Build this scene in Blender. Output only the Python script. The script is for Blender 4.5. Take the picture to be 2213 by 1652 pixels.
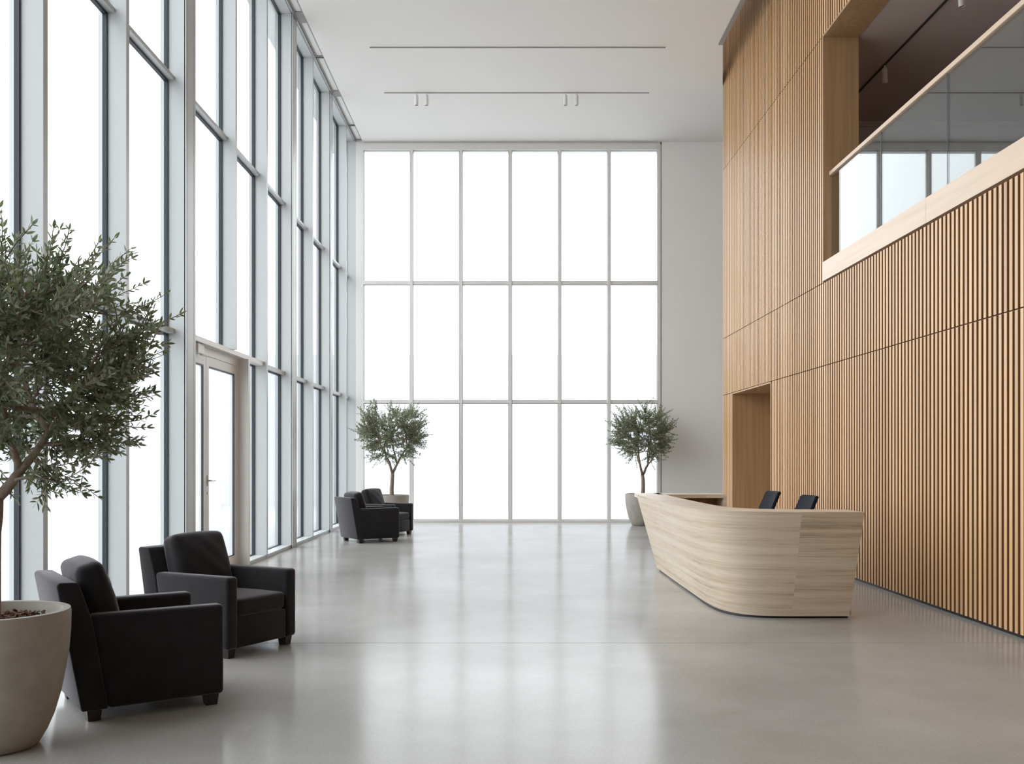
import bpy, bmesh, math, random
from mathutils import Vector, Matrix, Euler

for o in list(bpy.data.objects): bpy.data.objects.remove(o)
S = bpy.context.scene
COL = S.collection

# ------------------------------------------------------------------ camera, world, exposure
cd = bpy.data.cameras.new('camera'); cam = bpy.data.objects.new('camera', cd); COL.objects.link(cam)
cam.location = (0, 0, 1.55); cam.rotation_euler = (math.pi/2, 0, 0)
cd.sensor_width = 36; cd.lens = 36*2150/2213
cd.shift_x = 6.5/2213; cd.shift_y = 165/2213
cd.clip_end = 400
S.camera = cam
W = bpy.data.worlds.new('overcast_sky'); S.world = W; W.use_nodes = True
bgn = W.node_tree.nodes['Background']
bgn.inputs[0].default_value = (0.93, 0.965, 1.0, 1)
WN, WL = W.node_tree.nodes, W.node_tree.links      # overcast sky: brighter towards the zenith than at the horizon
wt = WN.new('ShaderNodeTexCoord'); wsx = WN.new('ShaderNodeSeparateXYZ'); wm = WN.new('ShaderNodeMapRange')
wm.inputs['To Min'].default_value = 1.0; wm.inputs['To Max'].default_value = 1.2
WL.new(wt.outputs['Generated'], wsx.inputs[0]); WL.new(wsx.outputs['Z'], wm.inputs['Value']); WL.new(wm.outputs[0], bgn.inputs[1])
S.view_settings.view_transform = 'Standard'; S.view_settings.look = 'None'
S.view_settings.gamma = 1; S.view_settings.use_curve_mapping = False
S.view_settings.exposure = 2.0
def portal(name, loc, rot, sx, sy):
    l = bpy.data.lights.new(name, 'AREA'); l.shape = 'RECTANGLE'; l.size = sx; l.size_y = sy
    l.cycles.is_portal = True
    o = bpy.data.objects.new(name, l); COL.objects.link(o); o.location = loc; o.rotation_euler = rot
portal('daylight_portal', (-4.06, 12.4, 4.65), (0, -math.pi/2, 0), 9.3, 23.6)
portal('daylight_portal', (0.03, 24.3, 4.6), (-math.pi/2, 0, 0), 7.3, 9.2)

# ------------------------------------------------------------------ materials
def newmat(name):
    m = bpy.data.materials.new(name); m.use_nodes = True
    return m, m.node_tree.nodes, m.node_tree.links, m.node_tree.nodes['Principled BSDF']
def plain(name, col, rough=0.5, metal=0.0, spec=0.5, bump=0, bscale=200, var=0, vscale=6):
    m, N, L, b = newmat(name)
    b.inputs['Base Color'].default_value = (*col, 1); b.inputs['Roughness'].default_value = rough
    b.inputs['Metallic'].default_value = metal; b.inputs['Specular IOR Level'].default_value = spec
    tc = N.new('ShaderNodeTexCoord')
    if var:
        n = N.new('ShaderNodeTexNoise'); n.inputs['Scale'].default_value = vscale; n.inputs['Detail'].default_value = 5
        r = N.new('ShaderNodeValToRGB'); r.color_ramp.elements[0].position = .3; r.color_ramp.elements[1].position = .7
        r.color_ramp.elements[0].color = (*[c*(1-var) for c in col], 1); r.color_ramp.elements[1].color = (*[min(1, c*(1+var)) for c in col], 1)
        L.new(tc.outputs['Object'], n.inputs['Vector']); L.new(n.outputs['Fac'], r.inputs[0]); L.new(r.outputs[0], b.inputs['Base Color'])
    if bump:
        n = N.new('ShaderNodeTexNoise'); n.inputs['Scale'].default_value = bscale; n.inputs['Detail'].default_value = 4
        bp = N.new('ShaderNodeBump'); bp.inputs['Strength'].default_value = bump; bp.inputs['Distance'].default_value = .01
        L.new(tc.outputs['Object'], n.inputs['Vector']); L.new(n.outputs['Fac'], bp.inputs['Height']); L.new(bp.outputs[0], b.inputs['Normal'])
    return m
def wood(name, c1, c2, c3, stretch, rough=.5, island=0.12):
    m, N, L, b = newmat(name)
    tc = N.new('ShaderNodeTexCoord'); mp = N.new('ShaderNodeMapping'); mp.inputs['Scale'].default_value = stretch
    n = N.new('ShaderNodeTexNoise'); n.inputs['Scale'].default_value = 1.0; n.inputs['Detail'].default_value = 6; n.inputs['Roughness'].default_value = .6
    r = N.new('ShaderNodeValToRGB'); e = r.color_ramp.elements
    e[0].position = .28; e[0].color = (*c1, 1); e[1].position = .75; e[1].color = (*c3, 1)
    k = e.new(.5); k.color = (*c2, 1)
    L.new(tc.outputs['Object'], mp.inputs[0]); L.new(mp.outputs[0], n.inputs['Vector']); L.new(n.outputs['Fac'], r.inputs[0])
    g = N.new('ShaderNodeNewGeometry'); mr = N.new('ShaderNodeMapRange')
    mr.inputs['To Min'].default_value = 1-island; mr.inputs['To Max'].default_value = 1+island
    L.new(g.outputs['Random Per Island'], mr.inputs['Value'])
    hs = N.new('ShaderNodeHueSaturation'); L.new(mr.outputs[0], hs.inputs['Value']); L.new(r.outputs[0], hs.inputs['Color'])
    L.new(hs.outputs[0], b.inputs['Base Color']); b.inputs['Roughness'].default_value = rough
    return m
def window_glass(name, tint, ior):
    m, N, L, b = newmat(name); N.remove(b)
    out = N['Material Output']
    t = N.new('ShaderNodeBsdfTransparent'); t.inputs[0].default_value = (*tint, 1)
    g = N.new('ShaderNodeBsdfGlossy'); g.inputs['Roughness'].default_value = 0.0
    f = N.new('ShaderNodeFresnel')
    gm = N.new('ShaderNodeNewGeometry'); io = N.new('ShaderNodeMapRange')      # same refractive index seen from either side of the pane
    io.inputs['To Min'].default_value = ior; io.inputs['To Max'].default_value = 1/ior
    L.new(gm.outputs['Backfacing'], io.inputs['Value']); L.new(io.outputs[0], f.inputs[0])
    mx = N.new('ShaderNodeMixShader')
    L.new(f.outputs[0], mx.inputs[0]); L.new(t.outputs[0], mx.inputs[1]); L.new(g.outputs[0], mx.inputs[2]); L.new(mx.outputs[0], out.inputs[0])
    return m
M = {}
M['ceiling'] = plain('ceiling_plaster', (.78, .765, .735), .9, var=.012, vscale=.8)
M['wall'] = plain('wall_plaster', (.86, .845, .825), .9, var=.012, vscale=1)
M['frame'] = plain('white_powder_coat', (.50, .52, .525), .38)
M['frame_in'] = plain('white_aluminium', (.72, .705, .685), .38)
M['gasket'] = plain('dark_gasket', (.02, .028, .04), .5)
M['glass'] = window_glass('window_glass', (.97, .985, .985), 1.27)
M['rail_glass'] = window_glass('balustrade_glass', (.90, .93, .925), 1.7)
M['metal'] = plain('grey_metal', (.30, .29, .28), .4, metal=.3)
M['dark'] = plain('dark_kickplate', (.012, .012, .012), .5)
M['white_metal'] = plain('white_lamp_metal', (.75, .74, .72), .4)
M['taupe_metal'] = plain('taupe_lamp_metal', (.60, .53, .49), .4)
M['lens'] = plain('dark_lens', (.04, .04, .04), .2)
M['track'] = plain('track_metal', (.28, .25, .23), .5)
M['black_track'] = plain('black_track', (.015, .014, .014), .5)
M['slat'] = wood('oak_slats', (.49, .275, .125), (.63, .37, .185), (.73, .475, .265), (3, 14, .35), .45, .13)
M['backing'] = plain('dark_slat_gap', (.20, .095, .04), .7)  # darkness of the slat gaps put into the colour of sides and backing
M['veneer'] = wood('oak_veneer', (.32, .18, .085), (.39, .225, .11), (.46, .275, .14), (18, 18, .5), .5, .02)
M['beam'] = wood('pale_oak_beam', (.56, .40, .28), (.63, .46, .33), (.68, .51, .38), (6, .5, 14), .42, .02)
M['mezz'] = plain('mezzanine_taupe_paint', (.50, .40, .355), .8)
M['mezz_wall'] = plain('mezzanine_wall_paint', (.50, .43, .40), .8)
M['leather'] = plain('navy_black_chair_fabric', (.008, .009, .015), .75, spec=.2, bump=.15, bscale=300)
M['sofa'] = plain('charcoal_velvet', (.013, .012, .0135), .85, spec=.25, bump=.2, bscale=260, var=.18, vscale=9)
b = M['sofa'].node_tree.nodes['Principled BSDF']
b.inputs['Sheen Weight'].default_value = .5; b.inputs['Sheen Roughness'].default_value = .4; b.inputs['Sheen Tint'].default_value = (.75, .7, .75, 1)
M['leg'] = plain('espresso_wood', (.02, .012, .009), .35)
M['pot'] = plain('cast_concrete', (.33, .30, .265), .8, bump=.15, bscale=60, var=.10, vscale=7)
M['bark'] = plain('olive_bark', (.24, .185, .14), .9, bump=.7, bscale=40, var=.3, vscale=25)
M['mulch'] = plain('bark_chips', (.10, .045, .03), .9, var=.5, vscale=30)
M['door_hw'] = plain('satin_steel', (.6, .58, .55), .3, metal=.8)
# leaves: dull dark olive top, silvery underside
m, N, L, b = newmat('olive_leaf')
g = N.new('ShaderNodeNewGeometry'); r = N.new('ShaderNodeValToRGB'); e = r.color_ramp.elements
e[0].color = (.045, .060, .027, 1); e[1].color = (.16, .185, .095, 1)
mx = N.new('ShaderNodeMixRGB'); mx.inputs[2].default_value = (.33, .35, .27, 1)
L.new(g.outputs['Random Per Island'], r.inputs[0]); L.new(r.outputs[0], mx.inputs[1]); L.new(g.outputs['Backfacing'], mx.inputs[0])
L.new(mx.outputs[0], b.inputs['Base Color']); b.inputs['Roughness'].default_value = .5
tr = N.new('ShaderNodeBsdfTranslucent'); tr.inputs[0].default_value = (.16, .22, .09, 1)
ms = N.new('ShaderNodeMixShader'); ms.inputs[0].default_value = .3
L.new(b.outputs[0], ms.inputs[1]); L.new(tr.outputs[0], ms.inputs[2]); L.new(ms.outputs[0], N['Material Output'].inputs[0])
M['leaf'] = m
# polished concrete floor
m, N, L, b = newmat('polished_concrete')
tc = N.new('ShaderNodeTexCoord')
n1 = N.new('ShaderNodeTexNoise'); n1.inputs['Scale'].default_value = .55; n1.inputs['Detail'].default_value = 7; n1.inputs['Roughness'].default_value = .62
r = N.new('ShaderNodeValToRGB'); e = r.color_ramp.elements
e[0].position = .3; e[0].color = (.285, .27, .25, 1); e[1].position = .72; e[1].color = (.41, .395, .38, 1)
L.new(tc.outputs['Object'], n1.inputs['Vector']); L.new(n1.outputs['Fac'], r.inputs[0])
n2 = N.new('ShaderNodeTexNoise'); n2.inputs['Scale'].default_value = 55; n2.inputs['Detail'].default_value = 5
mr = N.new('ShaderNodeMapRange'); mr.inputs['From Min'].default_value = .3; mr.inputs['From Max'].default_value = .7
mr.inputs['To Min'].default_value = .93; mr.inputs['To Max'].default_value = 1.07
hs = N.new('ShaderNodeHueSaturation')
L.new(tc.outputs['Object'], n2.inputs['Vector']); L.new(n2.outputs['Fac'], mr.inputs['Value']); L.new(mr.outputs[0], hs.inputs['Value']); L.new(r.outputs[0], hs.inputs['Color'])
L.new(hs.outputs[0], b.inputs['Base Color'])
n3 = N.new('ShaderNodeTexNoise'); n3.inputs['Scale'].default_value = .8; n3.inputs['Detail'].default_value = 3
mr2 = N.new('ShaderNodeMapRange'); mr2.inputs['To Min'].default_value = .12; mr2.inputs['To Max'].default_value = .23
L.new(tc.outputs['Object'], n3.inputs['Vector']); L.new(n3.outputs['Fac'], mr2.inputs['Value']); L.new(mr2.outputs[0], b.inputs['Roughness'])
b.inputs['Specular IOR Level'].default_value = .06
M['floor'] = m
# travertine
m, N, L, b = newmat('travertine')
tc = N.new('ShaderNodeTexCoord'); sep = N.new('ShaderNodeSeparateXYZ'); L.new(tc.outputs['Object'], sep.inputs[0])
gt = N.new('ShaderNodeMath'); gt.operation = 'GREATER_THAN'; gt.inputs[1].default_value = .035; L.new(sep.outputs['X'], gt.inputs[0])
mul = N.new('ShaderNodeMath'); mul.operation = 'MULTIPLY'; mul.inputs[1].default_value = 7.3; L.new(gt.outputs[0], mul.inputs[0])
def scaled(s, detail, rough, dist=0.0):
    mp = N.new('ShaderNodeMapping'); mp.inputs['Scale'].default_value = s
    n = N.new('ShaderNodeTexNoise'); n.noise_dimensions = '4D'; n.inputs['Scale'].default_value = 1; n.inputs['Detail'].default_value = detail
    n.inputs['Roughness'].default_value = rough; n.inputs['Distortion'].default_value = dist
    L.new(tc.outputs['Object'], mp.inputs[0]); L.new(mp.outputs[0], n.inputs['Vector']); L.new(mul.outputs[0], n.inputs['W'])
    return n
na = scaled((.22, .22, 15), 8, .68, .08); nb = scaled((2.6, 2.6, 85), 8, .72, .25); nc = scaled((.6, .6, .9), 3, .5)
ad = N.new('ShaderNodeMath'); ad.operation = 'MULTIPLY_ADD'; ad.inputs[1].default_value = .75
L.new(nb.outputs['Fac'], ad.inputs[0]); L.new(na.outputs['Fac'], ad.inputs[2])
ad2 = N.new('ShaderNodeMath'); ad2.operation = 'MULTIPLY_ADD'; ad2.inputs[1].default_value = .35
L.new(nc.outputs['Fac'], ad2.inputs[0]); L.new(ad.outputs[0], ad2.inputs[2])
r = N.new('ShaderNodeValToRGB'); e = r.color_ramp.elements
e[0].position = .66; e[0].color = (.34, .26, .18, 1); e[1].position = .98; e[1].color = (.71, .60, .475, 1)
k = e.new(.78); k.color = (.56, .44, .32, 1); k = e.new(.86); k.color = (.63, .515, .39, 1)
sc = N.new('ShaderNodeMath'); sc.operation = 'MULTIPLY'; sc.inputs[1].default_value = .8; L.new(ad2.outputs[0], sc.inputs[0]); L.new(sc.outputs[0], r.inputs[0]); L.new(r.outputs[0], b.inputs['Base Color']); b.inputs['Roughness'].default_value = .38
M['stone'] = m
M['paving'] = plain('pale_paving', (.42, .42, .43), .9)
M['haze_wall'] = plain('pale_haze_tone', (.56, .56, .575), .9)
M['edge'] = plain('glass_edge', (.09, .13, .14), .2)

# ------------------------------------------------------------------ helpers
def bx(bm, x0, x1, y0, y1, z0, z1):
    v = [bm.verts.new(p) for p in ((x0,y0,z0),(x1,y0,z0),(x1,y1,z0),(x0,y1,z0),(x0,y0,z1),(x1,y0,z1),(x1,y1,z1),(x0,y1,z1))]
    for f in ((0,3,2,1),(4,5,6,7),(0,1,5,4),(1,2,6,5),(2,3,7,6),(3,0,4,7)): bm.faces.new([v[i] for i in f])
def boxes(*bs):
    bm = bmesh.new()
    for q in bs: bx(bm, *q)
    return bm
def link(name, bm, mat, parent=None, smooth=False, recalc=False):
    me = bpy.data.meshes.new(name)
    if recalc: bmesh.ops.recalc_face_normals(bm, faces=bm.faces)
    bm.to_mesh(me); bm.free()
    me.materials.append(M[mat] if isinstance(mat, str) else mat)
    if smooth:
        for p in me.polygons: p.use_smooth = True
    o = bpy.data.objects.new(name, me); COL.objects.link(o)
    if parent: o.parent = parent
    return o
def struct(name, bm, mat, **k):
    o = link(name, bm, mat, **k)
    if not o.parent: o['kind'] = 'structure'
    return o
def sempty(name, loc=(0,0,0)):
    o = bpy.data.objects.new(name, None); COL.objects.link(o); o['kind'] = 'structure'; o.location = loc
    return o
def thing(name, label, cat, loc=(0,0,0), rz=0, group=None):
    o = bpy.data.objects.new(name, None); COL.objects.link(o); o.location = loc; o.rotation_euler = (0, 0, rz)
    o['label'] = label; o['category'] = cat
    if group: o['group'] = group
    return o
def tag(o, label, cat, group=None):
    o['label'] = label; o['category'] = cat
    if group: o['group'] = group
    return o
def dup(root, loc, rz, label):
    r = root.copy(); COL.objects.link(r); r.location = loc; r.rotation_euler = (0, 0, rz); r['label'] = label
    for ch in list(root.children):
        c = ch.copy(); COL.objects.link(c); c.parent = r
        for g in ch.children:
            d = g.copy(); COL.objects.link(d); d.parent = c
    return r
def prism(bm, poly, axis, a, b):
    """extrude a 2D polygon; axis 'y': poly in (x,z), axis 'z': poly in (x,y)"""
    P = (lambda p, t: (p[0], t, p[1])) if axis == 'y' else (lambda p, t: (p[0], p[1], t))
    A = [bm.verts.new(P(p, a)) for p in poly]; B = [bm.verts.new(P(p, b)) for p in poly]
    n = len(poly)
    bm.faces.new(A); bm.faces.new(B[::-1])
    for i in range(n): bm.faces.new((A[i], B[i], B[(i+1) % n], A[(i+1) % n]))
def bev(bm, off, seg=3):
    bmesh.ops.recalc_face_normals(bm, faces=bm.faces)
    bmesh.ops.bevel(bm, geom=list(bm.edges), offset=off, segments=seg, profile=.5, affect='EDGES')
def lathe(bm, prof, n=48):
    rings = []
    for r, z in prof:
        if r <= 1e-5: rings.append([bm.verts.new((0, 0, z))])
        else: rings.append([bm.verts.new((r*math.cos(2*math.pi*i/n), r*math.sin(2*math.pi*i/n), z)) for i in range(n)])
    for A, B in zip(rings, rings[1:]):
        for i in range(n):
            j = (i+1) % n
            if len(A) == 1 and len(B) > 1: bm.faces.new((A[0], B[i], B[j]))
            elif len(B) == 1 and len(A) > 1: bm.faces.new((A[i], B[0], A[j]))
            elif len(A) > 1: bm.faces.new((A[i], A[j], B[j], B[i]))
def tube(bm, pts, rad, n=7):
    pts = [Vector(p) for p in pts]; prev = None
    up = Vector((.3, .2, 1)).normalized(); ref = Vector((1, 0, 0))
    for i, p in enumerate(pts):
        d = (pts[min(i+1, len(pts)-1)] - pts[max(i-1, 0)]).normalized()
        a = d.cross(ref)
        if a.length < .05: a = d.cross(Vector((0, 1, 0)))
        a.normalize(); c = d.cross(a)
        ring = [bm.verts.new(p + rad[i]*(math.cos(2*math.pi*k/n)*a + math.sin(2*math.pi*k/n)*c)) for k in range(n)]
        if prev:
            for k in range(n): bm.faces.new((prev[k], prev[(k+1) % n], ring[(k+1) % n], ring[k]))
        else: bm.faces.new(ring[::-1])
        prev = ring
    bm.faces.new(prev)
trim_no = [0]
def trim(bm, mat, **k):
    trim_no[0] += 1
    return struct('trim_%d' % trim_no[0], bm, mat, **k)

# ------------------------------------------------------------------ setting
XF, XG = -3.755, -3.98          # interior face of the fins, glass plane
YB, H = 24.06, 9.20             # back wall, ceiling height
XW = 4.39                       # face of the slatted oak wall
bm = boxes((-4.1, 9.5, -4, 8.345, -.2, 0), (-4.1, 9.5, 8.355, 24.4, -.2, 0), (-4.1, 9.5, 8.34, 8.36, -.2, -.006))
struct('floor', bm, 'floor')
bm = bmesh.new()
prism(bm, [(-3.53, -4), (3.86, -4), (3.86, 18.36), (3.945, 18.36), (4.385, 20.41), (9.5, 20.41), (9.5, 24.3), (-3.53, 24.3)], 'z', H, H+.25)
struct('ceiling', bm, 'ceiling', recalc=True)
struct('ceiling_upper', boxes((3.7, 5.0, -4, 18.0, 11.2, 11.3), (4.15, 5.0, 18.0, 20.6, 11.2, 11.3), (3.7, 3.81, 18.0, 20.6, 11.2, 11.3), (3.75, 3.86, -4, 18.36, H+.25, 11.2), (3.75, 3.80, 18.36, 20.6, H+.25, 11.2), (3.75, 4.6, 20.42, 20.6, H+.2, 11.2), (-3.9, -3.5, -4, 24.3, H+.25, H+.35)), 'ceiling')  # gap at the far end added to let sky light the oak wall
trim(boxes((3.865, 3.945, -3.9, 18.36, H-.02, H+.02), (3.865, 3.885, -3.9, 18.36, H+.02, H+.25)), 'metal')
struct('wall_back', boxes((3.69, 9.5, YB-.02, YB+.28, 0, H), (-4.0, 3.69, YB+.0, YB+.28, H-.05, H+.25)), 'wall')
struct('wall_left', boxes((-4.1, -3.9, -4, .8, 0, H+.3)), 'wall')
struct('wall_behind', boxes((-4.1, 5.1, -4.2, -4.0, 0, 11.3)), 'wall')
struct('wall_passage', boxes((9.4, 9.5, 20.4, 24.0, 0, H)), 'wall')

# --- left glazing: fins (near y, far y, bottom)
FINS = [(.80, .88), (2.60, 2.68), (4.40, 4.48), (6.20, 6.28), (8.02, 8.10), (9.76, 9.84), (11.50, 11.855), (13.665, 13.745), (15.42, 15.50),
        (17.16, 17.50), (19.03, 19.11), (20.82, 21.08), (22.93, 23.01), (24.02, 24.06)]
HT, H1 = 9.22, 9.22
for i, (a, b_) in enumerate(FINS[:-1]):
    lo = 3.05 if i == 7 else 0
    bm = bmesh.new()
    if b_-a > .2:      # wide double fin with shadow grooves on its face
        g1, g2 = a+.055, b_-.075
        bx(bm, XG, XF+.01, a, b_, lo, HT)
        bx(bm, XF+.01, XF+.0, a, a+.001, lo, HT)
        for u, v in ((a, g1), (g1+.012, g2), (g2+.012, b_)): bx(bm, XF, XF+.022, u, v, lo, HT)
    else: bx(bm, XG, XF, a, b_, lo, HT)
    bx(bm, XG-.05, XG, a, b_, lo, HT)
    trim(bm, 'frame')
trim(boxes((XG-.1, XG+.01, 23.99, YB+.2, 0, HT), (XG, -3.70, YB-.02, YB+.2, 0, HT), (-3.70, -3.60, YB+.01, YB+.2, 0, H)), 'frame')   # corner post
wn = [0]
def gask(bm, x0, x1, y0, y1, z0, z1, w=.03):
    bx(bm, x0, x1, y1-.022, y1, z0, z1); bx(bm, x0, x1, y0, y0+.012, z0, z1)
    bx(bm, x0, x1, y0+.012, y1-.022, z1-.022, z1); bx(bm, x0, x1, y0+.012, y1-.022, z0, z0+.012)
def bay(y0, y1, tiers, transoms, sill=True):
    wn[0] += 1
    w = sempty('window_%d' % wn[0], (XG, (y0+y1)/2, 0)); inv = Matrix.Translation((-XG, -(y0+y1)/2, 0))
    def put(n, bm, mat):
        bmesh.ops.transform(bm, matrix=inv, verts=bm.verts); return link(n, bm, mat, w)
    bm = bmesh.new()
    for z0, z1 in transoms: bx(bm, XG-.02, -3.868, y0, y1, z0, z1)
    if sill: bx(bm, XG-.02, XF-.005, y0, y1, 0, .055)
    put('window_frame', bm, 'frame')
    bm = bmesh.new(); gk = bmesh.new()
    for z0, z1 in tiers:
        bx(bm, XG-.015, XG-.003, y0+.001, y1-.001, z0+.001, z1-.001); gask(gk, XG-.001, XG+.042, y0, y1, z0, z1)
    put('pane', bm, 'glass'); put('gasket', gk, 'gasket')
T = [(.055, 2.99), (3.05, 5.925), (5.97, HT)]; TR = [(2.99, 3.05), (5.925, 5.97)]
for i in range(len(FINS)-1):
    y0, y1 = FINS[i][1], FINS[i+1][0]
    if i == 6: bay(y0, y1, T[1:], TR[1:], False)
    elif i == 7: bay(y0, y1, T[1:], TR[1:], False)
    else: bay(y0, y1, T, TR)
bay(14.42, 15.42, T[:1], [], True)
trim(boxes((XG-.02, -3.80, 11.855, 15.42, 2.985, 3.05)), 'frame_in')                  # door header
trim(boxes((XG-.02, XF, 14.34, 14.42, 0, 2.985)), 'frame_in')                         # door jamb fin
trim(boxes((-3.98, -3.90, 11.86, 14.34, 2.875, 2.985), (-3.98, -3.90, 14.27, 14.34, 0, 2.875)), 'frame_in')
# soffit and beam above the glazing, with the lighting slot
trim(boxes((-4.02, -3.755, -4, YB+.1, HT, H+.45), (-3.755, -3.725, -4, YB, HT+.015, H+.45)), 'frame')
trim(boxes((-3.715, -3.70, -4, YB, HT-.005, HT+.05)), 'metal')
# roof overhang outside
trim(boxes((-4.42, -4.02, -4.5, 24.9, 9.27, 9.55), (-4.42, 4.2, 24.36, 24.72, 9.12, 9.55)), 'wall')

# doors
def leaf(n, y0, y1, handle, closer):
    d = sempty('door_%d' % n, (-3.93, y0, 0)); inv = Matrix.Translation((3.93, -y0, 0))
    def put(nm, bm, mat, sm=False):
        bmesh.ops.transform(bm, matrix=inv, verts=bm.verts); return link(nm, bm, mat, d, smooth=sm)
    x0, x1 = -3.965, -3.905; s = .11; zb, zt = .02, 2.87
    put('door_frame', boxes((x0, x1, y0+.004, y0+s, zb, zt), (x0, x1, y1-s, y1-.004, zb, zt), (x0, x1, y0+s, y1-s, zt-.12, zt), (x0, x1, y0+s, y1-s, zb, .17)), 'frame_in')
    put('glass_pane', boxes((-3.94, -3.93, y0+s, y1-s, .17, zt-.12)), 'glass')
    gk = bmesh.new(); gask(gk, -3.93, -3.908, y0+s, y1-s, .17, zt-.12); put('gasket', gk, 'gasket')
    if handle:
        hy = y0+.05
        bm = boxes((x1, x1+.015, hy-.02, hy+.02, 1.19, 1.33)); tube(bm, [(x1, hy, 1.26), (x1+.06, hy, 1.26)], [.011]*2, 10)
        tube(bm, [(x1+.06, hy-.012, 1.26), (x1+.062, hy+.13, 1.26)], [.011]*2, 10)
        tube(bm, [(x1, hy, 1.10), (x1+.012, hy, 1.10)], [.02]*2, 12)
        h = put('door_handle', bm, 'door_hw'); h['label'] = 'satin steel lever handle'
    if closer:
        bm = boxes((x1, x1+.07, y0+.42, y0+.66, 2.86, 2.975)); tube(bm, [(x1+.04, y0+.60, 2.85), (x1+.10, y0+.94, 2.845)], [.012]*2, 8)
        put('door_closer', bm, 'white_metal')
leaf(1, 11.86, 12.83, False, True); leaf(2, 12.835, 14.265, True, False)

# --- back glazing
BX = [-3.546, -2.36, -1.165, .03, 1.225, 2.42, 3.62]
for x in BX[1:-1]: trim(boxes((x-.035, x+.035, YB-.06, YB+.14, .06, 9.0)), 'frame_in')
trim(boxes((-3.70, -3.546+.03, YB-.02, YB+.14, 0, H), ), 'frame_in')
trim(boxes((3.59, 3.66, YB-.04, YB+.14, 0, 9.15), (3.66, 3.70, YB, YB+.2, 0, H)), 'frame_in')
trim(boxes((-3.516, 3.59, YB-.06, YB+.14, 0, .06), (-3.516, 3.59, YB-.06, YB+.14, 9.0, 9.15)), 'frame_in')
for i in range(6):
    wn[0] += 1
    x0 = BX[i]+(.03 if i == 0 else .035); x1 = BX[i+1]-(.03 if i == 5 else .035)
    xc = (x0+x1)/2; w = sempty('window_%d' % wn[0], (xc, YB, 0)); inv = Matrix.Translation((-xc, -YB, 0))
    def put(n, bm, mat):
        bmesh.ops.transform(bm, matrix=inv, verts=bm.verts); return link(n, bm, mat, w)
    put('window_frame', boxes((x0, x1, YB-.04, YB+.1, 2.885, 2.955), (x0, x1, YB-.04, YB+.1, 5.755, 5.835)), 'frame_in')
    bm = bmesh.new(); gk = bmesh.new()
    for z0, z1 in ((.06, 2.885), (2.955, 5.755), (5.835, 9.0)):
        bx(bm, x0, x1, YB+.04, YB+.055, z0, z1)
        for q in ((x0, x0+.012, z0, z1), (x1-.012, x1, z0, z1), (x0+.012, x1-.012, z1-.014, z1), (x0+.012, x1-.012, z0, z0+.01)):
            bx(gk, q[0], q[1], YB+.02, YB+.038, q[2], q[3])
    put('pane', bm, 'glass'); put('gasket', gk, 'metal')

# --- outside
struct('ground_outside', boxes((-60, -4.1, -30, 80, -.3, -.05), (-4.1, 60, 24.4, 80, -.3, -.05)), 'paving')
struct('haze_wall_outside', boxes((-30, 30, 34, 34.4, -.05, 5.1)), 'haze_wall')  # pale wall added outside as the hazy band low in the windows

# --- slatted oak wall
pitch, sw = .095, .050
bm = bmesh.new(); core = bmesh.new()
y = 4.5
while y < 20.38:
    a, b_ = y, min(y+sw, 20.40); mid = (a+b_)/2
    segs = []
    if not (16.70 < mid < 19.55): segs.append((.035, 2.835))
    segs.append((2.847, 3.995))
    if mid > 13.90: segs.append((4.007, 7.455))
    segs.append((7.467, 11.1))
    for z0, z1 in segs:
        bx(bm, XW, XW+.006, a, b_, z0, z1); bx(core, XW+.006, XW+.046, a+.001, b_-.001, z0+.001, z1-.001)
    y += pitch
wr = struct('wall_right', bm, 'slat')
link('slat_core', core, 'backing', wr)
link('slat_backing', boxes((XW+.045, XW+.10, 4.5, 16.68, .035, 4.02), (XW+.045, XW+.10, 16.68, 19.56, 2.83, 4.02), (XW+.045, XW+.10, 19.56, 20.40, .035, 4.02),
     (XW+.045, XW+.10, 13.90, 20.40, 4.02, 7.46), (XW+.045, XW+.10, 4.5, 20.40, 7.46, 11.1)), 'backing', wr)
link('end_panel', boxes((XW+.10, 9.4, 20.37, 20.41, 0, 11.1), (XW, XW+.10, 20.40, 20.41, 0, 11.1)), 'veneer', wr)
struct('wall_right_rear', boxes((XW, XW+.1, -4, 4.5, 0, 11.2)), 'veneer')
struct('baseboard_right', boxes((XW+.03, XW+.08, 4.5, 16.70, 0, .035), (XW+.03, XW+.08, 19.54, 20.4, 0, .035)), 'dark')
# passage recess lining
trim(boxes((XW-.002, 5.9, 19.54, 19.58, 0, 2.83), (XW-.002, 5.9, 16.66, 16.70, 0, 2.83), (XW-.004, 5.9, 16.66, 19.58, 2.81, 2.835), (5.9, 5.94, 16.6, 19.6, 0, 2.9)), 'veneer')
# balcony opening
YO = 13.88
bj = 10.45
trim(boxes((XW-.015, XW+.42, 4.5, bj-.002, 4.02, 4.285), (XW-.015, XW+.42, bj+.002, YO, 4.02, 4.285)), 'beam')
trim(boxes((XW-.008, 4.88, YO, YO+.035, 4.0, 7.46)), 'veneer')
trim(boxes((XW-.008, 4.88, 4.5, YO, 7.43, 7.462)), 'veneer')
struct('floor_mezzanine', boxes((XW+.42, 9.4, 4.5, 17.6, 4.1, 4.28)), 'mezz_wall')
struct('ceiling_mezzanine', boxes((4.88, 9.4, 4.4, 17.6, 7.44, 7.55)), 'mezz')
struct('wall_mezzanine_end', boxes((4.5, 9.4, 17.4, 17.5, 4.28, 7.44)), 'mezz_wall')
struct('wall_mezzanine_side', boxes((9.3, 9.4, 4.5, 17.4, 4.28, 7.44)), 'mezz_wall')
struct('wall_mezzanine_near', boxes((XW+.1, 9.4, 4.4, 4.5, 0, 11.1)), 'mezz_wall')
trim(boxes((4.9, 9.3, 17.37, 17.40, 7.35, 7.44)), 'mezz')
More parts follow.
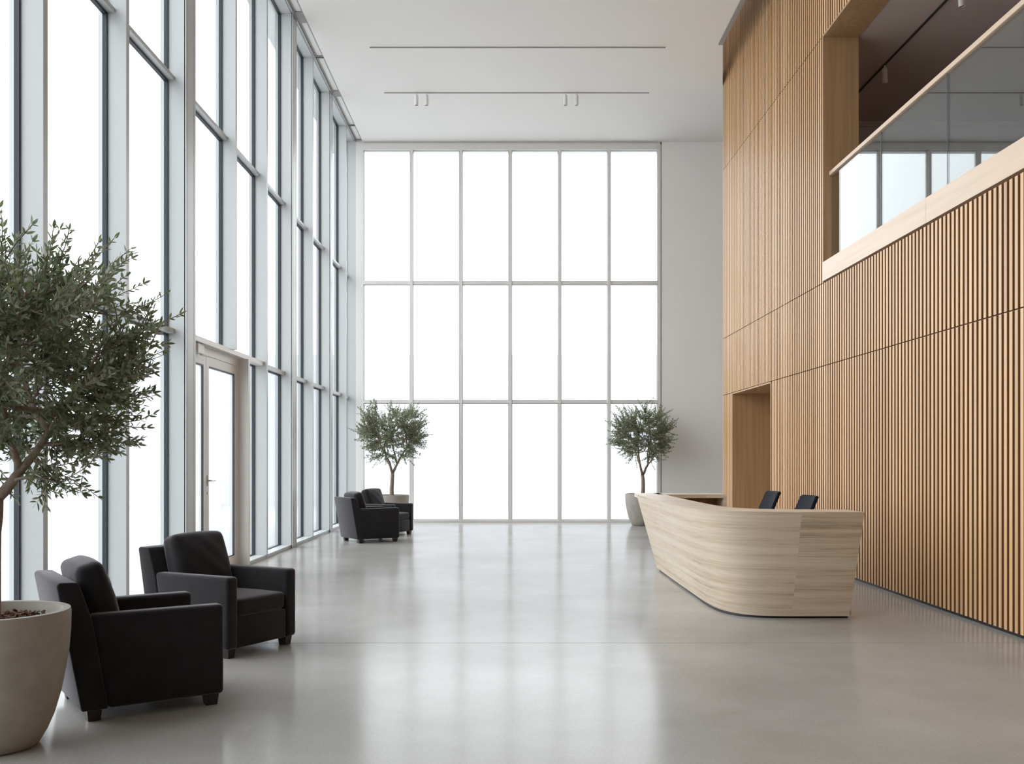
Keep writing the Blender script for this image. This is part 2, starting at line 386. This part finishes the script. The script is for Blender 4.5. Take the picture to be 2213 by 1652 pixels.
# balustrade
t = thing('glass_balustrade', 'frameless glass balustrade with pale oak handrail along the balcony opening', 'balustrade', (4.5, 13.88, 4.28))
gy = [13.86, 12.02, 10.20, 8.38, 6.56, 4.74]
def loc(bm, v):
    bmesh.ops.translate(bm, vec=-Vector(v), verts=bm.verts); return bm
for a, b_ in zip(gy, gy[1:]):
    p = link('glass_panel', loc(boxes((4.495, 4.507, b_+.006, a-.006, 4.285, 5.50)), t.location), 'rail_glass', t)
    link('glass_edge', loc(boxes((4.493, 4.509, b_+.000, b_+.005, 4.285, 5.50)), t.location), 'edge', p)
bm = boxes((4.465, 4.53, 4.6, 13.879, 5.495, 5.55)); bev(bm, .006, 2)
link('handrail', loc(bm, t.location), 'beam', t)

# ------------------------------------------------------------------ reception desk
bot = [(13.88, 2.07), (12.9, 2.072), (12.0, 2.077), (11.2, 2.085), (10.7, 2.09), (10.35, 2.105), (10.1, 2.14), (9.9, 2.20), (9.76, 2.29), (9.68, 2.40), (9.64, 2.55), (9.63, 2.72), (9.63, 3.0), (9.63, 3.29)]
top = [(13.78, 1.766), (12.7, 1.768), (11.68, 1.774), (10.9, 1.782), (10.35, 1.796), (10.02, 1.82), (9.78, 1.865), (9.58, 1.94), (9.44, 2.06), (9.36, 2.22), (9.315, 2.42), (9.29, 2.66), (9.27, 2.99), (9.27, 3.315)]
inn = [(13.78, 2.147), (12.7, 2.15), (11.68, 2.16), (10.95, 2.18), (10.6, 2.195), (10.35, 2.225), (10.15, 2.27), (10.0, 2.33), (9.90, 2.42), (9.83, 2.52), (9.79, 2.64), (9.765, 2.8), (9.75, 3.0), (9.74, 3.28)]
def smooth_curve(pts, n=5):
    out = []
    P = [Vector((x, y)) for y, x in pts]
    for i in range(len(P)-1):
        p0 = P[max(i-1, 0)]; p1 = P[i]; p2 = P[i+1]; p3 = P[min(i+2, len(P)-1)]
        for k in range(n):
            t_ = k/n
            out.append(.5*((2*p1)+(p2-p0)*t_+(2*p0-5*p1+4*p2-p3)*t_**2+(3*p1-p0-3*p2+p3)*t_**3))
    out.append(P[-1]); return out
B, Tp, I = smooth_curve(bot), smooth_curve(top), smooth_curve(inn)
HD = 1.05
desk = thing('reception_desk', 'curved travertine reception desk with sloping front and open back shelf', 'desk', (2.7, 10.6, 0))
def strip_solid(outer_lo, outer_hi, inner, z0, z1, nseg=1):
    bm = bmesh.new(); n = len(outer_lo)
    rows = []
    for s in range(nseg+1):
        f = s/nseg; rows.append([bm.verts.new((*(outer_lo[i]*(1-f)+outer_hi[i]*f), z0+(z1-z0)*f)) for i in range(n)])
    it = [bm.verts.new((*inner[i], z1)) for i in range(n)]
    inner_lo = [Vector((max(inner[i].x, outer_lo[i].x+.06), max(inner[i].y, outer_lo[i].y+.06) if i > n*.6 else inner[i].y)) for i in range(n)]
    ib = [bm.verts.new((*inner_lo[i], z0)) for i in range(n)]
    for i in range(n-1):
        for s in range(nseg): bm.faces.new((rows[s][i], rows[s][i+1], rows[s+1][i+1], rows[s+1][i]))
        bm.faces.new((rows[-1][i], rows[-1][i+1], it[i+1], it[i])); bm.faces.new((it[i], it[i+1], ib[i+1], ib[i]))
        bm.faces.new((ib[i], ib[i+1], rows[0][i+1], rows[0][i]))
    for i in (0, n-1): bm.faces.new([r_[i] for r_ in rows]+[it[i], ib[i]])
    return bm
def lerp(a, b_, f): return [a[i]*(1-f)+b_[i]*f for i in range(len(a))]
f0 = .022/HD; f1 = 1-.022/HD
def dl(name, bm, mat, sm=False):
    o = link(name, loc(bm, (2.7, 10.6, 0)), mat, desk, recalc=True, smooth=sm)
    if sm: o.data.set_sharp_from_angle(angle=math.radians(35))
    return o
dl('front_panel', strip_solid(lerp(B, Tp, f0), lerp(B, Tp, f1), I, .022, HD-.022), 'stone', True)
dl('countertop', strip_solid(lerp(B, Tp, f1), Tp, I, HD-.0215, HD), 'stone', True)
off = [B[i]+Vector((.03-.13*(i/len(B)), .03)) for i in range(len(B))]
off2 = [p+Vector((.12, .06 if k > len(B)*.5 else 0)) for k, p in enumerate(off)]
dl('plinth', strip_solid(off, off, off2, 0, .022), 'dark')
bm = boxes((2.07, 3.02, 13.785, 14.28, HD-.05, HD), (2.97, 3.02, 13.785, 14.28, 0, HD-.05), (2.14, 2.97, 14.23, 14.28, 0, HD-.05), (1.80, 2.147, 13.78, 14.28, HD-.05, HD),
           (2.14, 2.19, 13.92, 14.23, 0, HD-.05))
dl('shelf_return', bm, 'stone')
dl('shelf', boxes((2.19, 2.97, 13.92, 14.229, .50, .53)), 'veneer')
dl('shelf_back', boxes((2.19, 2.97, 14.215, 14.229, .53, HD-.05)), 'veneer')

# desk chairs
def task_chair(loc_, rz, label):
    t = thing('office_chair', label, 'chair', loc_, rz, 'office chairs behind the reception desk')
    def part(n, bm, mat, sm=True):
        o = link(n, bm, mat, t, smooth=sm, recalc=True)
        if sm: o.data.set_sharp_from_angle(angle=math.radians(40))
        return o
    # chair faces local +x; curved, raked backrest
    bm = bmesh.new(); ny, nz = 10, 10; fr = []; bk = []
    for i in range(nz+1):
        z = .55+.59*i/nz; rake = -.21-.24*((z-.55)/.6)**1.15
        wd = .215-.025*(i/nz)
        fr.append([bm.verts.new((rake+.02*(2*j/ny-1)**2, wd*(2*j/ny-1), z)) for j in range(ny+1)])
        bk.append([bm.verts.new((rake-.045+.02*(2*j/ny-1)**2, wd*(2*j/ny-1), z)) for j in range(ny+1)])
    for i in range(nz):
        for j in range(ny):
            bm.faces.new((fr[i][j], fr[i][j+1], fr[i+1][j+1], fr[i+1][j])); bm.faces.new((bk[i][j], bk[i+1][j], bk[i+1][j+1], bk[i][j+1]))
    for j in range(ny):
        bm.faces.new((fr[nz][j], fr[nz][j+1], bk[nz][j+1], bk[nz][j])); bm.faces.new((fr[0][j], bk[0][j], bk[0][j+1], fr[0][j+1]))
    for i in range(nz):
        for j in (0, ny): bm.faces.new((fr[i][j], fr[i+1][j], bk[i+1][j], bk[i][j]))
    bmesh.ops.recalc_face_normals(bm, faces=bm.faces)
    ed = [e for e in bm.edges if e.calc_face_angle(0) > 1.0]
    bmesh.ops.bevel(bm, geom=ed, offset=.012, segments=3, affect='EDGES')
    part('backrest', bm, 'leather')
    bm = boxes((-.24, .25, -.24, .24, .44, .51)); bev(bm, .03, 3); part('seat', bm, 'leather')
    bm = bmesh.new(); tube(bm, [(-.10, 0, .43), (-.27, 0, .44), (-.31, 0, .60), (-.36, 0, .80)], [.02, .02, .018, .016], 8); part('back_support', bm, 'dark')
    bm = bmesh.new(); tube(bm, [(0, 0, .09), (0, 0, .44)], [.03, .025], 12); part('gas_column', bm, 'dark')
    bm = bmesh.new()
    for k in range(5):
        a = k*2*math.pi/5; tube(bm, [(0, 0, .10), (.30*math.cos(a), .30*math.sin(a), .07)], [.025, .016], 8)
    part('star_base', bm, 'dark')
    for k in range(5):
        a = k*2*math.pi/5; bm = bmesh.new(); c = Vector((.30*math.cos(a), .30*math.sin(a), .028)); d = Vector((-math.sin(a), math.cos(a), 0))*.022
        tube(bm, [c-d, c+d], [.028]*2, 14); part('caster', bm, 'dark')
    return t
tc1 = task_chair((2.86, 12.35, 0), math.radians(180+9), 'black upholstered office chair behind the desk, beside the wooden passage recess')
dup(tc1, (2.89, 10.95, 0), math.radians(180+9), 'black upholstered office chair behind the desk, nearer the right end of the counter')

# ------------------------------------------------------------------ armchairs
def armchair(loc_, rz, label):
    t = thing('armchair', label, 'armchair', loc_, rz, 'charcoal lounge armchairs')
    def part(n, bm, mat='sofa', sm=True):
        o = link(n, bm, mat, t, smooth=sm, recalc=True)
        if sm: o.data.set_sharp_from_angle(angle=math.radians(50))
        return o
    bm = bmesh.new(); prism(bm, [(0, .07), (.15, .07), (.06, .60), (-.01, .81), (-.025, .828), (-.12, .832), (-.135, .815)], 'y', -.40, .40)
    bev(bm, .012, 3); part('backrest', bm)
    for s in (-1, 1):
        bm = bmesh.new(); prism(bm, [(.148, .07), (.84, .07), (.84, .632), (.052, .632)], 'y', .40*s, .285*s)
        bev(bm, .028, 4); part('armrest', bm)
    bm = boxes((.12, .825, -.284, .284, .07, .305)); bev(bm, .01, 2); part('seat_base', bm)
    def cushion(sx, sy, sz, r, puff, wr=0):
        bm = bmesh.new(); bmesh.ops.create_cube(bm, size=2)
        bmesh.ops.subdivide_edges(bm, edges=list(bm.edges), cuts=17, use_grid_fill=True)
        hs_ = Vector((sx/2, sy/2, sz/2))
        for v in bm.verts:
            c = Vector([math.sin(a*math.pi/2) if abs(a) > .0 else 0 for a in v.co]); c = v.co*.45+c*.55
            p = Vector([c[k]*hs_[k] for k in range(3)]); q_ = Vector([max(-hs_[k]+r, min(hs_[k]-r, p[k])) for k in range(3)])
            d_ = p-q_
            v.co = q_+d_.normalized()*r if d_.length > 1e-6 else p
        for v in bm.verts:
            u, w, q = v.co.x/(sx/2), v.co.y/(sy/2), v.co.z/(sz/2)
            k = max(0, 1-u*u)*max(0, 1-w*w)
            v.co.z += puff*k*(1 if q > 0 else -1)*min(1, abs(q))
            if wr: v.co.z += wr*math.sin(7*u+3*w)*math.sin(5*w+1.3*u)*k
            v.co.x += puff*.35*max(0, 1-w*w)*u*abs(u); v.co.y += puff*.35*max(0, 1-u*u)*w*abs(w)
        return bm
    bm = cushion(.64, .56, .14, .035, .022, .003)
    bmesh.ops.translate(bm, vec=(.505, 0, .378), verts=bm.verts); part('seat_cushion', bm)
    bm = cushion(.50, .555, .16, .05, .042, .009)
    # local x = up direction of the cushion, z = thickness
    m4 = Matrix.Translation((.135, 0, .675)) @ Matrix.Rotation(math.radians(-90-17), 4, 'Y')
    bmesh.ops.transform(bm, matrix=m4, verts=bm.verts); part('back_cushion', bm)
    for x, y in ((.035, -.37), (.035, .29), (.73, -.37), (.73, .29)):
        bm = bmesh.new(); bx(bm, x, x+.085, y, y+.08, 0, .07)
        cx, cy = x+.0425, y+.04
        for v in bm.verts:
            if v.co.z < .01: v.co.x = cx+(v.co.x-cx)*.8; v.co.y = cy+(v.co.y-cy)*.8
        part('leg', bm, 'leg', False)
    return t
ac = armchair((-2.71, 6.12, 0), math.radians(34), 'charcoal armchair seen from behind, right beside the large foreground planter')
dup(ac, (-2.709, 8.375, 0), math.radians(-28), 'charcoal armchair turned towards the camera, in front of the glass doors')
dup(ac, (-2.956, 18.4, 0), math.radians(32), 'distant charcoal armchair seen from behind, nearer of the far pair by the corner')
dup(ac, (-2.887, 20.38, 0), math.radians(-25), 'distant charcoal armchair in front of the corner olive planter, partly hidden by its twin')

# ------------------------------------------------------------------ olive trees
def olive(loc_, rz, label, seed, n_br=44, tw=7, leaf_len=.05, leaf_w=.0115, fork=1.3, cz=2.16, rad=(.80, .80, .74), extra=()):
    R = random.Random(seed)
    t = thing('potted_olive_tree', label, 'tree', loc_, rz, 'olive trees in round concrete planters')
    bm = bmesh.new()
    lathe(bm, [(0, 0), (.215, 0), (.235, .012), (.275, .08), (.308, .157), (.34, .27), (.365, .40), (.382, .51), (.390, .614), (.392, .715), (.388, .731), (.350, .731), (.345, .70), (.335, .60), (0, .60)], 64)
    pl = link('planter', bm, 'pot', t, smooth=True, recalc=True); pl.data.set_sharp_from_angle(angle=math.radians(40))
    bm = bmesh.new(); lathe(bm, [(.336, .655), (.2, .67), (0, .675)], 40)
    for k in range(520):
        a = R.uniform(0, 6.283); rr = .325*math.sqrt(R.random()); c = Vector((rr*math.cos(a), rr*math.sin(a), R.uniform(.665, .69)))
        l, w_, h_ = R.uniform(.015, .045), R.uniform(.006, .012), R.uniform(.003, .007)
        mt = Matrix.Translation(c) @ Euler((R.uniform(-.5, .5), R.uniform(-.5, .5), R.uniform(0, 6.3))).to_matrix().to_4x4()
        i0 = len(bm.verts); bx(bm, -l/2, l/2, -w_/2, w_/2, -h_/2, h_/2); bm.verts.ensure_lookup_table()
        bmesh.ops.transform(bm, matrix=mt, verts=bm.verts[i0:])
    so = link('bark_mulch', bm, 'mulch', t)
    wd = bmesh.new(); nodes = []   # (point, radius)
    def path(p0, p1, r0, r1, n, wob, bend=.0):
        p0, p1 = Vector(p0), Vector(p1); pts = []; L_ = (p1-p0).length
        o1 = Vector((R.uniform(-1, 1), R.uniform(-1, 1), R.uniform(-.5, .5)))*wob*L_
        for i in range(n+1):
            f = i/n; p = p0.lerp(p1, f)+o1*math.sin(math.pi*f)+Vector((0, 0, bend*L_*math.sin(math.pi*f)))
            p += Vector((R.uniform(-1, 1), R.uniform(-1, 1), 0))*wob*.12*L_*(0 < i < n)
            pts.append(p)
        rs = [r0+(r1-r0)*i/n for i in range(n+1)]
        tube(wd, pts, rs, 8 if r0 > .012 else 5)
        return list(zip(pts, rs))
    tk = path((0, 0, .62), (.02, 0, fork), .050, .040, 8, .05)
    fk = tk[-1][0]; limbs = []
    for k, (a, sp, zz) in enumerate(((0.1, .42, 1.95), (3.2, .36, 2.05), (1.7, .34, 2.2), (4.6, .34, 2.0), (5.5, .22, 2.35))):
        a += R.uniform(-.25, .25)
        e = Vector((sp*math.cos(a), sp*math.sin(a), zz+R.uniform(-.1, .1)))
        s = fk if k < 2 else limbs[R.randrange(min(len(limbs), 14))][0]
        limbs += path(s, e, .033 if k < 2 else .020, .012, 8, .09, -.06)
    cen = Vector((0, 0, cz)); leaves = bmesh.new()
    def add_leaf(p, d, ln):
        side = d.cross(Vector((R.uniform(-1, 1), R.uniform(-1, 1), R.uniform(-.2, 1)))); 
        if side.length < 1e-3: return
        side.normalize(); up = side.cross(d).normalized(); w_ = leaf_w*R.uniform(.8, 1.25)*.5*ln/leaf_len
        curl = R.uniform(-.1, .14)*ln
        P = [p, p+d*ln*.3+side*w_+up*w_*.3, p+d*ln*.68+side*w_*.9+up*(w_*.3+curl*.5), p+d*ln+up*curl, p+d*ln*.68-side*w_*.9+up*(w_*.3+curl*.5), p+d*ln*.3-side*w_+up*w_*.3]
        v = [leaves.verts.new(q) for q in P]
        leaves.faces.new((v[0], v[1], v[2], v[3])); leaves.faces.new((v[0], v[3], v[4], v[5]))
    def twig(p, d, ln):
        n = max(3, int(ln/.028)); pts = [p]; dd = d.copy()
        for i in range(n):
            dd = (dd+Vector((R.uniform(-.13, .13), R.uniform(-.13, .13), R.uniform(-.07, .13)))).normalized()
            pts.append(pts[-1]+dd*ln/n)
            ax = dd.orthogonal().normalized(); ax.rotate(Matrix.Rotation(i*1.57+R.uniform(-.4, .4), 3, dd))
            for s in (1, -1):
                if R.random() < .93:
                    ld = (dd*R.uniform(.6, 1.2)+ax*s).normalized(); add_leaf(pts[-1], ld, leaf_len*R.uniform(.65, 1.2)*(1-.3*i/n))
        add_leaf(pts[-1], dd, leaf_len*.8)
        tube(wd, pts[::2]+([pts[-1]] if len(pts) % 2 == 0 else []), [.0028]*len(pts[::2])+([.001] if len(pts) % 2 == 0 else []), 4)
    tg = []
    for k in range(n_br):
        u = .93-1.86*(k+R.random())/n_br if k > 10 else R.uniform(-.75, .2); a = k*2.39996+R.uniform(-.3, .3); q = math.sqrt(max(0, 1-u*u)); f = R.uniform(.30, .80) if k % 2 else R.uniform(.70, .86)
        tg.append(cen+Vector((q*math.cos(a)*rad[0], q*math.sin(a)*rad[1], u*rad[2]))*f)
    tg += [Vector(e) for e in extra]
    for e in tg:
        best = min((x for x in limbs), key=lambda x: (x[0]-e).length+(.6 if x[0].z > e.z+.05 else 0))
        br = path(best[0], e, min(.011, best[1]*.7), .004, 6, .10, .05)
        for k in range(tw):
            p, r_ = br[R.randrange(2, 7)] if k else br[-1]
            out = (p-cen); out.z *= .8
            if out.length < .01: out = Vector((0, 0, 1))
            d = (out.normalized()*.8+(e-best[0]).normalized()*.5+Vector((R.gauss(0, .5), R.gauss(0, .5), R.gauss(.25, .45)))).normalized()
            twig(p, d, R.uniform(.16, .36))
    tr_ = link('trunk', wd, 'bark', t, smooth=True, recalc=True)
    fo = link('foliage', leaves, 'leaf', t)
    return t
olive((-2.78, 5.35, 0), 0, 'tall olive tree in a big concrete planter, nearest the camera, cropped by the left edge', 11, n_br=135, tw=8, leaf_len=.062, leaf_w=.0175, fork=1.33, cz=2.12,
      rad=(.84, .84, .76), extra=((.72, .0, 2.20), (.70, -.1, 2.0), (.40, -.1, 1.42), (.30, 0, 1.5), (.5, .1, 1.6)))
olive((-2.63, 22.3, 0), .3, 'olive tree in a concrete planter in the window corner behind the far armchairs', 5, n_br=105, tw=8, leaf_len=.05, leaf_w=.020, fork=1.22, cz=2.16, rad=(.80, .70, .78))
olive((3.08, 23.0, 0), 1.1, 'olive tree in a concrete planter between the back window and the travertine desk', 23, n_br=105, tw=8, leaf_len=.05, leaf_w=.020, fork=1.16, cz=2.18, rad=(.80, .70, .76))

# ------------------------------------------------------------------ ceiling fittings
def ctrack(y, x0, x1, label):
    o = link('ceiling_track', loc(boxes((x0, x1, y-.010, y+.010, H-.016, H-.0005)), ((x0+x1)/2, y, H)), 'track'); o.location = ((x0+x1)/2, y, H)
    tag(o, label, 'light track', 'slim tracks on the lobby ceiling')
ctrack(18.5, -2.59, 2.91, 'long slim ceiling track without any lamps on it')
ctrack(20.8, -2.61, 2.93, 'long slim ceiling track carrying four white spotlights')
def spot(loc_, tilt, label, group, mt='white_metal'):
    t = thing('spotlight', label, 'spotlight', loc_, 0, group)
    t.rotation_euler = (tilt[0], tilt[1], 0)
    bm = bmesh.new(); tube(bm, [(0, 0, -.002), (0, 0, -.045)], [.014]*2, 10); link('stem', bm, mt, t)
    bm = bmesh.new(); lathe(bm, [(0, -.04), (.036, -.04), (.04, -.044), (.04, -.245), (.036, -.25), (.033, -.238), (0, -.238)], 24)
    h = link('housing', bm, mt, t, smooth=True, recalc=True); h.data.set_sharp_from_angle(angle=math.radians(40))
    bm = bmesh.new(); lathe(bm, [(0, -.244), (.0325, -.244), (.0325, -.2385), (0, -.2385)], 20); link('lens', bm, 'lens', t, recalc=True)
    return t
for px, lb in ((900, 'leftmost white cylinder spotlight on the lobby ceiling track'), (922, 'white ceiling spotlight, second from the left on the lobby track'),
               (1222, 'white ceiling spotlight, third from the left on the lobby track'), (1246, 'rightmost white cylinder spotlight on the lobby ceiling track')):
    spot(((px-1100)/2150*20.8, 20.8, H-.016), (0, 0), lb, 'white spotlights on the lobby ceiling track')
o = link('ceiling_track', boxes((-.012, .012, -6, 3.8, -.02, -.0005)), 'black_track'); o.location = (5.61, 13.3, 7.44)
tag(o, 'black light track on the dark mezzanine ceiling behind the balustrade', 'light track')
spot((5.61, 14.85, 7.42), (.25, -.12), 'taupe-looking spotlight on the mezzanine track, nearer the wooden jamb', 'mezzanine spotlights', 'taupe_metal')
spot((5.61, 12.35, 7.42), (.1, -.1), 'mezzanine track spotlight cut by the top edge of the view', 'mezzanine spotlights', 'taupe_metal')
trim(boxes((-3.70, -3.535, 17.13, 17.53, H+.03, H+.07), (-3.70, -3.535, 20.81, 21.11, H+.03, H+.07)), 'metal')
# linear fittings in the slot over the glazing
seg = [(15.50, 17.14, 'linear light panel above the glazing cut by the top of the view'), (17.52, 19.02, 'linear light panel, second visible from the top in the glazing slot'), (19.08, 20.82, 'linear light panel in the middle of the glazing slot'),
       (21.10, 22.93, 'linear light panel, last but one before the far corner'), (22.98, 24.0, 'shortest linear light panel, ending at the far left corner')]
for a, b_, lb in seg:
    t = thing('linear_ceiling_light', lb, 'ceiling light', (-3.62, (a+b_)/2, H+.02), 0, 'linear lights in the slot over the left glazing')
    h = (b_-a)/2
    link('housing', boxes((-.075, -.055, -h, h, .01, .09), (.055, .085, -h, h, .01, .09), (-.055, .055, -h, -h+.02, .01, .09), (-.055, .055, h-.02, h, .01, .09)), 'metal', t)
    link('diffuser', boxes((-.055, .055, -h+.02, h-.02, .03, .05)), 'white_metal', t)
